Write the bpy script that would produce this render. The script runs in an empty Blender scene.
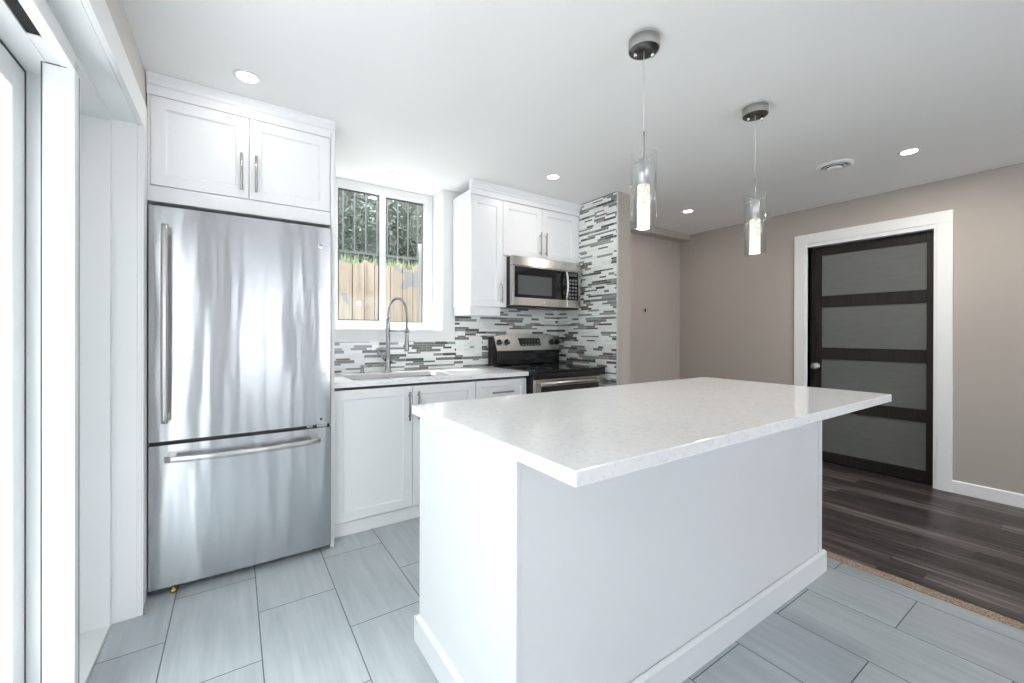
import bpy, bmesh, math, random
from mathutils import Vector, Matrix
random.seed(7)
SC = bpy.context.scene
COL = SC.collection
PI = math.pi

# ------------------------------------------------------------------ camera
F_PX, YAW, PITCH, ROLL, SHIFT = 414.54, 0.58954, 0.001508, 0.002282, -6.64
cam_d = bpy.data.cameras.new('camera')
cam_d.sensor_width = 36.0
cam_d.lens = F_PX / 1024 * 36.0
cam_d.shift_y = SHIFT / 1024
cam_d.clip_start = 0.02
cam = bpy.data.objects.new('camera', cam_d)
COL.objects.link(cam)
cam.matrix_world = (Matrix.Translation((0, 0, 1.20)) @ Matrix.Rotation(-YAW, 4, 'Z')
                    @ Matrix.Rotation(PI / 2 - PITCH, 4, 'X') @ Matrix.Rotation(ROLL, 4, 'Z'))
SC.camera = cam

# ------------------------------------------------------------------ world, light, exposure
SKY = 6.0
w = bpy.data.worlds.new('world'); SC.world = w; w.use_nodes = True
bgn = w.node_tree.nodes['Background']
bgn.inputs[0].default_value = (0.92, 0.965, 1.0, 1)
bgn.inputs[1].default_value = SKY

def area(name, loc, rot, sx, sy, power, color=(1, 1, 1), portal=False):
    l = bpy.data.lights.new(name, 'AREA'); l.shape = 'RECTANGLE'; l.size = sx; l.size_y = sy
    l.energy = power; l.color = color
    o = bpy.data.objects.new(name, l); COL.objects.link(o); o.location = loc; o.rotation_euler = rot
    if portal: l.cycles.is_portal = True
    return o
area('patio_portal', (-0.66, 0.9, 1.03), (0, -PI / 2, 0), 2.0, 2.0, 1, portal=True)
area('rear_portal', (.40, -3.30, 1.22), (PI / 2, 0, 0), .9, 1.75, 1, portal=True)
area('rear_portal', (2.5, -3.30, 1.22), (PI / 2, 0, 0), 1.6, 1.75, 1, portal=True)
area('window_portal', (0.98, 3.46, 1.80), (-PI / 2, 0, 0), 0.9, 1.15, 1, portal=True)

sun = bpy.data.lights.new('sun', 'SUN'); sun.energy = 7; sun.angle = .02; sun.color = (1, .98, .95)
sun_o = bpy.data.objects.new('sun', sun); COL.objects.link(sun_o)
sun_o.rotation_euler = Vector((.9, -1.0, -2.7)).to_track_quat('-Z', 'Y').to_euler()

SC.view_settings.view_transform = 'Standard'
SC.view_settings.look = 'None'
SC.view_settings.gamma = 1.0
SC.view_settings.use_curve_mapping = False
SC.view_settings.exposure = 1.02
SC.cycles.max_bounces = 14
SC.cycles.diffuse_bounces = 8
SC.cycles.glossy_bounces = 6
SC.cycles.transparent_max_bounces = 16
SC.cycles.transmission_bounces = 10
SC.cycles.sample_clamp_indirect = 8.0
SC.cycles.use_denoising = True

# ------------------------------------------------------------------ materials
class NT:
    def __init__(s, name):
        s.m = bpy.data.materials.new(name); s.m.use_nodes = True
        s.t = s.m.node_tree; s.n = s.t.nodes; s.b = s.n['Principled BSDF']
    def link(s, a, b): s.t.links.new(a, b)
    def node(s, k, **kw):
        n = s.n.new(k)
        for a, b in kw.items(): setattr(n, a, b)
        return n
    def put(s, sock, v):
        if isinstance(v, bpy.types.NodeSocket): s.link(v, sock)
        else: sock.default_value = v
    def math(s, op, a, b=0.0):
        n = s.node('ShaderNodeMath', operation=op); s.put(n.inputs[0], a); s.put(n.inputs[1], b); return n.outputs[0]
    def pos(s):
        g = s.node('ShaderNodeNewGeometry'); x = s.node('ShaderNodeSeparateXYZ'); s.link(g.outputs['Position'], x.inputs[0])
        return x.outputs[0], x.outputs[1], x.outputs[2], g.outputs['Position']
    def xyz(s, a, b, c):
        n = s.node('ShaderNodeCombineXYZ')
        for i, v in enumerate((a, b, c)): s.put(n.inputs[i], v)
        return n.outputs[0]
    def noise(s, vec, scale=5, detail=3, rough=.5):
        n = s.node('ShaderNodeTexNoise'); s.put(n.inputs['Vector'], vec); n.inputs['Scale'].default_value = scale
        n.inputs['Detail'].default_value = detail; n.inputs['Roughness'].default_value = rough; return n.outputs['Fac']
    def rnd(s, a, b=0.0, c=0.0):
        n = s.node('ShaderNodeTexWhiteNoise', noise_dimensions='3D'); s.link(s.xyz(a, b, c), n.inputs[0]); return n.outputs['Value']
    def ramp(s, fac, stops, const=False):
        n = s.node('ShaderNodeValToRGB'); s.put(n.inputs[0], fac); r = n.color_ramp
        if const: r.interpolation = 'CONSTANT'
        while len(r.elements) < len(stops): r.elements.new(0.5)
        for e, (p, c) in zip(r.elements, stops): e.position = p; e.color = (*c, 1)
        return n.outputs[0]
    def mix(s, f, a, b):
        n = s.node('ShaderNodeMix', data_type='RGBA'); s.put(n.inputs[0], f)
        for sk, v in ((n.inputs[6], a), (n.inputs[7], b)):
            s.put(sk, v if isinstance(v, bpy.types.NodeSocket) else (*v, 1))
        return n.outputs[2]
    def bump(s, h, strength=.2, dist=.01):
        n = s.node('ShaderNodeBump'); s.put(n.inputs['Height'], h); n.inputs['Strength'].default_value = strength
        n.inputs['Distance'].default_value = dist; s.link(n.outputs[0], s.b.inputs['Normal'])

def plain(name, col, rough=.5, metal=0., spec=.5, coat=0., vary=.0):
    t = NT(name)
    t.b.inputs['Roughness'].default_value = rough; t.b.inputs['Metallic'].default_value = metal
    t.b.inputs['Specular IOR Level'].default_value = spec; t.b.inputs['Coat Weight'].default_value = coat
    if vary:
        p = t.pos()[3]
        f = t.noise(p, 9, 3)
        a = tuple(c * (1 - vary) for c in col); b = tuple(min(1, c * (1 + vary)) for c in col)
        t.link(t.mix(f, a, b), t.b.inputs['Base Color'])
    else:
        t.b.inputs['Base Color'].default_value = (*col, 1)
    return t.m

def glass(name, tint=(1, 1, 1), ior=1.45, rough=0.0, gloss=1.0):
    t = NT(name); t.n.remove(t.b)
    tr = t.node('ShaderNodeBsdfTransparent'); tr.inputs[0].default_value = (*tint, 1)
    gl = t.node('ShaderNodeBsdfGlossy'); gl.inputs['Roughness'].default_value = rough
    fr = t.node('ShaderNodeFresnel'); fr.inputs[0].default_value = ior
    mx = t.node('ShaderNodeMixShader')
    ge = t.node('ShaderNodeNewGeometry')
    t.link(t.math('MULTIPLY', t.math('MULTIPLY', fr.outputs[0], gloss), t.math('SUBTRACT', 1.0, ge.outputs['Backfacing'])), mx.inputs[0])
    t.link(tr.outputs[0], mx.inputs[1]); t.link(gl.outputs[0], mx.inputs[2])
    t.link(mx.outputs[0], t.n['Material Output'].inputs[0])
    return t.m

def emit(name, col, strength, base=(.9, .9, .9)):
    t = NT(name); t.b.inputs['Base Color'].default_value = (*base, 1)
    t.b.inputs['Emission Color'].default_value = (*col, 1); t.b.inputs['Emission Strength'].default_value = strength
    return t.m

M = {}
M['white_lacquer'] = plain('white_lacquer', (.86, .87, .89), .32, vary=.01)
M['island_white'] = plain('island_white', (.77, .78, .80), .34, vary=.01)
M['white_trim'] = plain('white_trim', (.86, .87, .88), .35)
M['white_vinyl'] = plain('white_vinyl', (.80, .81, .82), .3)
M['ceiling_paint'] = plain('ceiling_paint', (.88, .88, .875), .9, spec=.2)
M['white_paint'] = plain('white_paint', (.84, .85, .85), .85, spec=.2)
M['taupe_paint'] = plain('taupe_paint', (.47, .425, .39), .85, spec=.2, vary=.02)
M['black_plastic'] = plain('black_plastic', (.012, .012, .014), .35)
M['black_glass'] = plain('black_glass', (.008, .008, .010), .06, spec=.6)
M['dark_gap'] = plain('dark_gap', (.01, .01, .012), .8)
M['chrome'] = plain('chrome', (.78, .78, .80), .12, 1.0)
M['nickel'] = plain('nickel', (.50, .49, .48), .30, 1.0)
M['dark_steel'] = plain('dark_steel', (.34, .34, .35), .35, 1.0)
M['aluminium'] = plain('aluminium', (.72, .72, .73), .35, 1.0)
M['canopy_steel'] = plain('canopy_steel', (.36, .36, .365), .28, 1.0)
M['taupe_paint_lit'] = plain('taupe_paint_lit', (.64, .62, .59), .85, spec=.2)  # taupe wall paint lightened to carry brighter light on the left wall
M['faucet_steel'] = plain('faucet_steel', (.42, .42, .43), .22, 1.0)
M['pipe_grey'] = plain('pipe_grey', (.16, .16, .16), .5)
M['canopy_base'] = plain('canopy_base', (.13, .13, .13), .35, 1.0)  # darkened metal standing for the dark floor mirrored in the canopy underside
M['sky_blocker_dark'] = plain('sky_blocker_dark', (.165, .165, .15), .9, vary=.25)
M['brass'] = plain('brass', (.62, .45, .16), .3, 1.0)
M['cord_white'] = plain('cord_white', (.75, .75, .75), .5)
M['gasket'] = plain('gasket', (.05, .052, .055), .6)
M['seal_grey'] = plain('seal_grey', (.07, .072, .075), .6)
M['plate_white'] = plain('plate_white', (.85, .86, .86), .35)
M['grey_window'] = plain('grey_window', (.10, .105, .11), .15)
M['button_grey'] = plain('button_grey', (.16, .17, .19), .4)
M['iron'] = plain('iron', (.02, .022, .024), .5)
M['concrete'] = plain('concrete', (.42, .42, .42), .9, vary=.15)
def blind_glass(name, v):
    t = NT(name); t.n.remove(t.b)
    a = t.node('ShaderNodeBsdfTranslucent'); a.inputs[0].default_value = (v, v, v * 1.01, 1)
    t.link(a.outputs[0], t.n['Material Output'].inputs[0]); return t.m
M['blind_glass'] = blind_glass('blind_glass', .58)
M['fill_window_glass'] = blind_glass('fill_window_glass', .74)
M['pane'] = glass('pane_glass', (.97, .985, .98))
M['pendant_glass'] = glass('pendant_glass', (.975, .98, .98), 1.55, 0.0, 2.0)
M['lamp_lens'] = emit('lamp_lens', (1, .93, .82), 9.0)

def stainless(name, col, rough, wave):
    t = NT(name)
    x, y, z, p = t.pos()
    t.b.inputs['Metallic'].default_value = 1.0
    t.b.inputs['Roughness'].default_value = rough
    grain = t.noise(t.xyz(t.math('MULTIPLY', x, 8), t.math('MULTIPLY', y, 8), t.math('MULTIPLY', z, 700)), 1.0, 2)
    t.link(t.mix(grain, tuple(c * .94 for c in col), col), t.b.inputs['Base Color'])
    wv = t.noise(t.xyz(t.math('MULTIPLY', x, 9), y, t.math('MULTIPLY', z, 1.3)), 1.0, 1.5, .4)
    h = t.math('ADD', t.math('MULTIPLY', wv, wave), t.math('MULTIPLY', grain, .0006))
    t.bump(h, 1.0, .02)
    t.b.inputs['Anisotropic'].default_value = .75
    t.b.inputs['Anisotropic Rotation'].default_value = .25
    tg = t.node('ShaderNodeTangent', direction_type='RADIAL', axis='Z'); t.link(tg.outputs[0], t.b.inputs['Tangent'])
    return t.m
M['stainless'] = stainless('brushed_stainless', (.55, .56, .58), .22, .35)
M['stainless_small'] = stainless('satin_stainless', (.60, .585, .57), .24, .02)

def quartz():
    t = NT('white_quartz'); p = t.pos()[3]
    a = t.noise(p, 55, 4, .7); b = t.noise(p, 7, 4, .6)
    c1 = t.ramp(a, [(.0, (.74, .74, .75)), (.36, (.82, .82, .83)), (.50, (.91, .91, .92)), (1, (.93, .93, .93))])
    c2 = t.ramp(b, [(.0, (.95, .95, .955)), (.5, (1, 1, 1)), (1, (1, 1, 1))])
    n = t.node('ShaderNodeMix', data_type='RGBA', blend_type='MULTIPLY'); n.inputs[0].default_value = 1
    t.link(c1, n.inputs[6]); t.link(c2, n.inputs[7]); t.link(n.outputs[2], t.b.inputs['Base Color'])
    t.b.inputs['Roughness'].default_value = .12
    return t.m
M['quartz'] = quartz()

def floor_tile():
    t = NT('grey_floor_tile'); x, y, z, p = t.pos()
    W, L = .309, .62
    u = t.math('DIVIDE', t.math('SUBTRACT', x, -.223), W)
    k = t.math('FLOOR', u); fu = t.math('FRACT', u)
    par = t.math('MULTIPLY', t.math('FLOORED_MODULO', k, 2.0), .5)
    v = t.math('ADD', t.math('DIVIDE', t.math('SUBTRACT', y, 1.775), L), par)
    r = t.math('FLOOR', v); fv = t.math('FRACT', v)
    gw = .0020
    eu = t.math('MULTIPLY', t.math('MINIMUM', fu, t.math('SUBTRACT', 1.0, fu)), W)
    ev = t.math('MULTIPLY', t.math('MINIMUM', fv, t.math('SUBTRACT', 1.0, fv)), L)
    g = t.math('LESS_THAN', t.math('MINIMUM', eu, ev), gw)
    rn = t.rnd(k, r)
    streak = t.noise(t.xyz(t.math('ADD', t.math('MULTIPLY', x, 34), t.math('MULTIPLY', rn, 40)), t.math('MULTIPLY', y, 2.2), r), 1.0, 4, .6)
    cloud = t.noise(p, 3.5, 3)
    f = t.math('ADD', t.math('ADD', t.math('MULTIPLY', streak, .7), t.math('MULTIPLY', cloud, .25)), t.math('MULTIPLY', rn, .12))
    col = t.ramp(f, [(.25, (.32, .355, .38)), (.55, (.41, .448, .472)), (.85, (.52, .558, .58))])
    t.link(t.mix(g, col, (.085, .095, .10)), t.b.inputs['Base Color'])
    t.b.inputs['Roughness'].default_value = .33
    t.bump(t.math('SUBTRACT', 1.0, g), .3, .002)
    return t.m
M['floor_tile'] = floor_tile()

def wood_floor():
    t = NT('dark_laminate'); x, y, z, p = t.pos()
    W, L = .128, 1.21
    u = t.math('DIVIDE', t.math('SUBTRACT', x, 2.772), W); k = t.math('FLOOR', u); fu = t.math('FRACT', u)
    v = t.math('ADD', t.math('DIVIDE', y, L), t.rnd(k, 3.3)); r = t.math('FLOOR', v); fv = t.math('FRACT', v)
    eu = t.math('MULTIPLY', t.math('MINIMUM', fu, t.math('SUBTRACT', 1.0, fu)), W)
    ev = t.math('MULTIPLY', t.math('MINIMUM', fv, t.math('SUBTRACT', 1.0, fv)), L)
    g = t.math('LESS_THAN', t.math('MINIMUM', eu, ev), .0012)
    rn = t.rnd(k, r)
    st = t.noise(t.xyz(t.math('ADD', t.math('MULTIPLY', x, 42), t.math('MULTIPLY', rn, 60)), t.math('MULTIPLY', y, 1.8), rn), 1.0, 5, .65)
    f = t.math('ADD', t.math('MULTIPLY', st, .95), t.math('MULTIPLY', t.math('SUBTRACT', rn, .5), .28))
    col = t.ramp(f, [(.32, (.022, .017, .017)), (.45, (.052, .042, .042)), (.56, (.12, .10, .098)), (.72, (.28, .245, .235))])
    t.link(t.mix(g, col, (.008, .007, .007)), t.b.inputs['Base Color'])
    t.b.inputs['Roughness'].default_value = .36
    t.bump(t.math('SUBTRACT', st, t.math('MULTIPLY', g, 1.0)), .12, .002)
    return t.m
M['laminate'] = wood_floor()

def mosaic():
    t = NT('glass_strip_mosaic'); x, y, z, p = t.pos()
    u = t.math('ADD', x, y)
    PZ = .0360
    v2 = t.math('DIVIDE', z, PZ); i2 = t.math('FLOOR', v2); f2 = t.math('FRACT', v2)
    th = t.math('ADD', .34, t.math('MULTIPLY', t.rnd(i2, 9.1), .3))
    hi = t.math('GREATER_THAN', f2, th)
    row = t.math('ADD', t.math('MULTIPLY', i2, 2.0), hi)
    ez = t.math('MULTIPLY', t.math('MINIMUM', t.math('ABSOLUTE', t.math('SUBTRACT', f2, th)), t.math('MINIMUM', f2, t.math('SUBTRACT', 1.0, f2))), PZ)
    LL = t.math('ADD', .17, t.math('MULTIPLY', t.rnd(row, 4.7), .12))
    s = t.math('DIVIDE', t.math('ADD', u, t.math('MULTIPLY', t.rnd(row, 1.3), 5.0)), LL)
    pi_ = t.math('FLOOR', s); fs = t.math('FRACT', s)
    ts = t.math('ADD', .3, t.math('MULTIPLY', t.rnd(pi_, row, 2.0), .4))
    h2 = t.math('GREATER_THAN', fs, ts)
    idx = t.math('ADD', t.math('MULTIPLY', pi_, 2.0), h2)
    es = t.math('MULTIPLY', t.math('MINIMUM', t.math('ABSOLUTE', t.math('SUBTRACT', fs, ts)), t.math('MINIMUM', fs, t.math('SUBTRACT', 1.0, fs))), LL)
    g = t.math('LESS_THAN', t.math('MINIMUM', ez, es), .0007)
    hsh = t.rnd(idx, row, 5.0)
    col = t.ramp(hsh, [(0, (.88, .90, .89)), (.34, (.78, .83, .81)), (.53, (.83, .80, .80)), (.58, (.30, .32, .31)),
                       (.72, (.20, .21, .205)), (.85, (.095, .10, .098)), (.965, (.16, .13, .115))], True)
    t.link(t.mix(g, col, (.70, .71, .70)), t.b.inputs['Base Color'])
    t.b.inputs['Roughness'].default_value = .14
    t.bump(t.math('SUBTRACT', 1.0, g), .25, .001)
    return t.m
M['mosaic'] = mosaic()

def ragged():
    t = NT('raw_particleboard'); p = t.pos()[3]
    f = t.noise(p, 130, 4, .7)
    t.link(t.ramp(f, [(.3, (.12, .075, .055)), (.45, (.30, .21, .15)), (.6, (.44, .35, .27)), (.75, (.58, .52, .45))]), t.b.inputs['Base Color'])
    t.b.inputs['Roughness'].default_value = .9; t.bump(f, .6, .004)
    return t.m
M['ragged'] = ragged()

def dark_oak():
    t = NT('espresso_wood'); x, y, z, p = t.pos()
    f = t.noise(t.xyz(t.math('MULTIPLY', x, 60), t.math('MULTIPLY', y, 60), t.math('MULTIPLY', z, 3)), 1.0, 4)
    t.link(t.ramp(f, [(.3, (.010, .009, .009)), (.7, (.024, .021, .020))]), t.b.inputs['Base Color'])
    t.b.inputs['Roughness'].default_value = .5; t.b.inputs['Specular IOR Level'].default_value = .3
    return t.m
M['espresso'] = dark_oak()

def frosted():
    t = NT('frosted_glass'); x, y, z, p = t.pos()
    f = t.noise(t.xyz(x, t.math('MULTIPLY', y, 3), t.math('MULTIPLY', z, 14)), 3.0, 4)
    t.link(t.ramp(f, [(.3, (.125, .130, .124)), (.7, (.14, .144, .137))]), t.b.inputs['Base Color'])
    t.b.inputs['Roughness'].default_value = .28
    return t.m
M['frosted'] = frosted()

def crystal():
    t = NT('bubble_crystal'); p = t.pos()[3]
    v = t.node('ShaderNodeTexVoronoi'); v.inputs['Scale'].default_value = 140; t.link(p, v.inputs['Vector'])
    f = t.noise(p, 70, 3, .8)
    s = t.math('ADD', t.math('MULTIPLY', f, 1.6), t.math('MULTIPLY', v.outputs['Distance'], .5))
    t.b.inputs['Base Color'].default_value = (.50, .47, .42, 1)
    t.b.inputs['Emission Color'].default_value = (1, .92, .80, 1)
    t.link(t.math('MULTIPLY', t.math('SUBTRACT', s, .72), 1.0), t.b.inputs['Emission Strength'])
    t.b.inputs['Roughness'].default_value = .2
    return t.m
M['crystal'] = crystal()

def planks():
    t = NT('weathered_timber'); x, y, z, p = t.pos()
    k = t.math('FLOOR', t.math('DIVIDE', x, .145)); fu = t.math('FRACT', t.math('DIVIDE', x, .145))
    g = t.math('LESS_THAN', fu, .05)
    st = t.noise(t.xyz(t.math('MULTIPLY', x, 26), y, t.math('ADD', t.math('MULTIPLY', z, 2.5), t.rnd(k, 2.0))), 1.0, 5, .65)
    col = t.ramp(st, [(.25, (.10, .080, .062)), (.5, (.165, .132, .10)), (.75, (.21, .172, .135))])
    big = t.noise(p, 2.3, 3, .6)
    grey_patch = t.math('GREATER_THAN', big, .60)  # random grey patches over the tan boards
    col = t.mix(grey_patch, col, (.10, .10, .10))
    t.link(t.mix(g, col, (.10, .07, .045)), t.b.inputs['Base Color'])
    t.b.inputs['Roughness'].default_value = .85
    return t.m
M['timber'] = planks()

def leaves(name, a, b):
    t = NT(name); p = t.pos()[3]
    t.link(t.mix(t.noise(p, 6, 3), a, b), t.b.inputs['Base Color']); t.b.inputs['Roughness'].default_value = .7
    return t.m
M['leaf'] = leaves('leaf_green', (.03, .038, .031), (.095, .112, .09))
M['leaf_pale'] = leaves('leaf_pale', (.04, .05, .04), (.12, .14, .105))
M['grass'] = leaves('grass_green', (.10, .125, .065), (.20, .235, .14))
M['bark'] = plain('bark', (.05, .043, .036), .9)

# ------------------------------------------------------------------ mesh helpers
ORI = {}
class MB:
    def __init__(s): s.bm = bmesh.new(); s.smooth = False
    def box(s, x0, x1, y0, y1, z0, z1, bev=0.0, seg=2):
        c = [(x0, y0, z0), (x1, y0, z0), (x1, y1, z0), (x0, y1, z0), (x0, y0, z1), (x1, y0, z1), (x1, y1, z1), (x0, y1, z1)]
        v = [s.bm.verts.new(p) for p in c]
        fs = [s.bm.faces.new([v[i] for i in q]) for q in ((3, 2, 1, 0), (4, 5, 6, 7), (0, 1, 5, 4), (1, 2, 6, 5), (2, 3, 7, 6), (3, 0, 4, 7))]
        if bev > 0:
            es = list({e for f in fs for e in f.edges})
            bmesh.ops.bevel(s.bm, geom=es, offset=bev, segments=seg, affect='EDGES', profile=.5)
        return s
    def prism(s, pts, axis, a0, a1):
        def P(p, a):
            return {'x': (a, p[0], p[1]), 'y': (p[0], a, p[1]), 'z': (p[0], p[1], a)}[axis]
        A = [s.bm.verts.new(P(p, a0)) for p in pts]; B = [s.bm.verts.new(P(p, a1)) for p in pts]
        n = len(pts)
        s.bm.faces.new(A[::-1]); s.bm.faces.new(B)
        for i in range(n): s.bm.faces.new((A[i], A[(i + 1) % n], B[(i + 1) % n], B[i]))
        return s
    def tube(s, pts, r, seg=12, cap=True, sx=1.0):
        pts = [Vector(p) for p in pts]; n = len(pts)
        rs = r if isinstance(r, (list, tuple)) else [r] * n
        rings = []; up = None
        for i, p in enumerate(pts):
            d = (pts[min(i + 1, n - 1)] - pts[max(i - 1, 0)]).normalized()
            if up is None:
                up = d.orthogonal().normalized()
            up = (up - d * up.dot(d)).normalized(); sd = d.cross(up)
            rings.append([s.bm.verts.new(p + (up * math.cos(2 * PI * j / seg) * sx + sd * math.sin(2 * PI * j / seg)) * rs[i]) for j in range(seg)])
        for a, b in zip(rings, rings[1:]):
            for j in range(seg):
                f = s.bm.faces.new((a[j], a[(j + 1) % seg], b[(j + 1) % seg], b[j])); f.smooth = True
        if cap:
            s.bm.faces.new(rings[0][::-1]); s.bm.faces.new(rings[-1])
        return s
    def lathe(s, prof, c, axis='z', seg=40, closed=False):
        # prof: list of (radius, offset along axis)
        def P(r, a, h):
            x, y = r * math.cos(a), r * math.sin(a)
            return {'z': (c[0] + x, c[1] + y, c[2] + h), 'y': (c[0] + x, c[1] + h, c[2] + y), 'x': (c[0] + h, c[1] + x, c[2] + y)}[axis]
        rings = []
        for r, h in prof:
            if r < 1e-6: rings.append([s.bm.verts.new(P(0, 0, h))])
            else: rings.append([s.bm.verts.new(P(r, 2 * PI * j / seg, h)) for j in range(seg)])
        pr = list(zip(rings, rings[1:])) + ([(rings[-1], rings[0])] if closed else [])
        for a, b in pr:
            for j in range(seg):
                k = (j + 1) % seg
                if len(a) == 1 and len(b) == 1: continue
                if len(a) == 1: f = s.bm.faces.new((a[0], b[k], b[j]))
                elif len(b) == 1: f = s.bm.faces.new((a[j], a[k], b[0]))
                else: f = s.bm.faces.new((a[j], a[k], b[k], b[j]))
                f.smooth = True
        return s
    def shaker(s, x0, x1, z0, z1, yf, th=.02, rail=.06, rec=.011, cham=.007, mid=None):
        """a framed panel facing -y: flat frame, chamfered inner edge, recessed field"""
        def ring(a, b, c, d, y): return [s.bm.verts.new(p) for p in ((a, y, c), (b, y, c), (b, y, d), (a, y, d))]
        e = .0015
        o0 = ring(x0, x1, z0, z1, yf + th); o1 = ring(x0, x1, z0, z1, yf + e); o2 = ring(x0 + e, x1 - e, z0 + e, z1 - e, yf)
        i0 = ring(x0 + rail, x1 - rail, z0 + rail, z1 - rail, yf)
        i1 = ring(x0 + rail + .003, x1 - rail - .003, z0 + rail + .003, z1 - rail - .003, yf + rec * .6)
        i2 = ring(x0 + rail + cham, x1 - rail - cham, z0 + rail + cham, z1 - rail - cham, yf + rec)
        for a, b in ((o0, o1), (o1, o2), (o2, i0), (i0, i1), (i1, i2)):
            for j in range(4): s.bm.faces.new((a[j], a[(j + 1) % 4], b[(j + 1) % 4], b[j]))
        s.bm.faces.new(i2); s.bm.faces.new(o0[::-1])
        return s
    def build(s, name, m, parent=None, loc=None):
        bmesh.ops.recalc_face_normals(s.bm, faces=s.bm.faces)
        me = bpy.data.meshes.new(name)
        if parent is not None: org = ORI[parent]
        elif loc is not None: org = Vector(loc)
        else:
            cs = [v.co for v in s.bm.verts]
            lo = [min(c[i] for c in cs) for i in range(3)]; hi = [max(c[i] for c in cs) for i in range(3)]
            org = Vector(((lo[0] + hi[0]) / 2, (lo[1] + hi[1]) / 2, lo[2]))
        for v in s.bm.verts: v.co -= org
        s.bm.to_mesh(me); s.bm.free()
        for q in (m if isinstance(m, (list, tuple)) else [m]): me.materials.append(M[q])
        o = bpy.data.objects.new(name, me); COL.objects.link(o)
        if parent is not None: o.parent = parent
        else: o.location = org
        ORI[o] = org
        return o

def tag(o, label, cat, group=None, kind=None):
    if label: o['label'] = label
    if cat: o['category'] = cat
    if group: o['group'] = group
    if kind: o['kind'] = kind
    return o
def thing(name, label, cat, loc, group=None):
    o = bpy.data.objects.new(name, None); o.empty_display_size = .1; COL.objects.link(o); o.location = loc
    ORI[o] = Vector(loc)
    return tag(o, label, cat, group)
def struct(name, mb, m, parent=None):
    o = mb.build(name, m, parent)
    if parent is None: o['kind'] = 'structure'
    return o
def struct_root(name, loc):
    o = bpy.data.objects.new(name, None); COL.objects.link(o); o.location = loc; ORI[o] = Vector(loc); o['kind'] = 'structure'; return o
def copy_tree(o, parent=None):
    c = o.copy(); COL.objects.link(c)
    if parent is not None: c.parent = parent
    for ch in list(o.children): copy_tree(ch, c)
    return c

XL, XR, YB, ZC = -.342, 4.55, 3.18, 2.40     # room faces

# ------------------------------------------------------------------ room shell
struct('floor', MB().box(-.42, 2.664, -3.2, YB, -.10, 0), 'floor_tile')
struct('floor', MB().box(2.708, XR + .14, -3.2, YB, -.10, .004), 'laminate')
strip = MB()
rows = 90; pv = None
for i in range(rows + 1):
    y = -3.2 + (2.39 + 3.2) * i / rows
    a, b = 2.664 + random.uniform(-.004, .006), 2.712 + random.uniform(-.002, .003)
    h = random.uniform(.004, .008)
    cur = [strip.bm.verts.new(q) for q in ((a, y, -.02), (a, y, .002), ((a + b) / 2, y, h), (b, y, .010), (b, y, -.02))]
    if pv:
        for j in range(4): strip.bm.faces.new((pv[j], pv[j + 1], cur[j + 1], cur[j]))
    pv = cur
struct('trim_1', strip, 'ragged')

struct('ceiling', MB().box(-1.3, XR + .15, -3.35, 3.47, ZC, ZC + .12), 'ceiling_paint')  # runs past the left wall as an added eave that blocks sun
struct('ceiling_soffit', MB().box(2.82, XR, 2.955, 3.09, 2.328, ZC), 'taupe_paint')

# back wall round the window opening (x .60..1.432, z 1.234 up to the ceiling)
wb = MB()
wb.box(-.55, .60, YB, 3.46, -.1, ZC).box(1.432, 2.83, YB, 3.46, -.1, ZC).box(.60, 1.432, YB, 3.46, -.1, 1.234)
struct('wall_back', wb, 'white_paint')
struct('wall_nook', MB().box(2.82, XR + .15, 3.09, 3.30, -.1, ZC), 'taupe_paint')
struct('wall_partition', MB().box(2.662, 2.82, 2.392, YB, 0, ZC), 'taupe_paint')
struct('wall_backsplash', MB().box(.469, 1.545, 3.170, YB, .916, 1.141).box(1.545, 2.654, 3.170, YB, .90, 1.90), 'mosaic')
struct('wall_tiled', MB().box(2.654, 2.6618, 2.395, 3.170, 0, ZC - .002), 'mosaic')
struct('trim_2', MB().box(2.651, 2.664, 2.386, 2.395, 0, ZC - .001, .0015), 'aluminium')
struct('trim_3', MB().box(.469, 1.545, 3.168, 3.178, 1.141, 1.149, .001), 'white_trim')

# right wall with the door opening
wr = MB()
wr.box(XR, XR + .15, 1.722, 3.30, -.1, ZC).box(XR, XR + .15, -3.2, .850, -.1, ZC).box(XR, XR + .15, .850, 1.722, 2.055, ZC)
struct('wall_right', wr, 'taupe_paint')
struct('baseboard_right', MB().prism([(XR - .014, 0), (XR, 0), (XR, .098), (XR - .005, .098), (XR - .014, .090)], 'y', -3.2, .757), 'white_trim')
struct('baseboard_nook', MB().prism([(3.076, 0), (3.09, 0), (3.09, .098), (3.085, .098), (3.076, .090)], 'x', 2.82, XR), 'white_trim')
struct('baseboard_right.001', MB().prism([(XR - .014, 0), (XR, 0), (XR, .098), (XR - .005, .098), (XR - .014, .090)], 'y', 1.835, 3.076), 'white_trim')
# rear wall behind the camera with one window, plus an added fill-light window
wq = MB()
wq.box(-.55, -.05, -3.35, -3.2, -.1, ZC).box(.85, 1.7, -3.35, -3.2, -.1, ZC).box(1.7, 3.3, -3.35, -3.2, -.1, .35).box(1.7, 3.3, -3.35, -3.2, 2.10, ZC).box(3.3, XR + .15, -3.35, -3.2, -.1, ZC).box(-.05, .85, -3.35, -3.2, -.1, .35).box(-.05, .85, -3.35, -3.2, 2.10, ZC)
struct('wall_rear', wq, 'white_paint')
struct('added_fill_window', MB().box(1.7, 3.3, -3.28, -3.27, .35, 2.10), 'fill_window_glass')  # unseen opening added to boost fill light from behind the camera
struct('window_2', MB().box(-.05, .85, -3.28, -3.27, .35, 2.10), 'blind_glass')
struct('door_light_blocker', MB().box(XR + .12, XR + .16, .80, 1.78, -.1, 2.12), 'taupe_paint')  # unseen slab added behind the door to stop sky light leaking in

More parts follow.
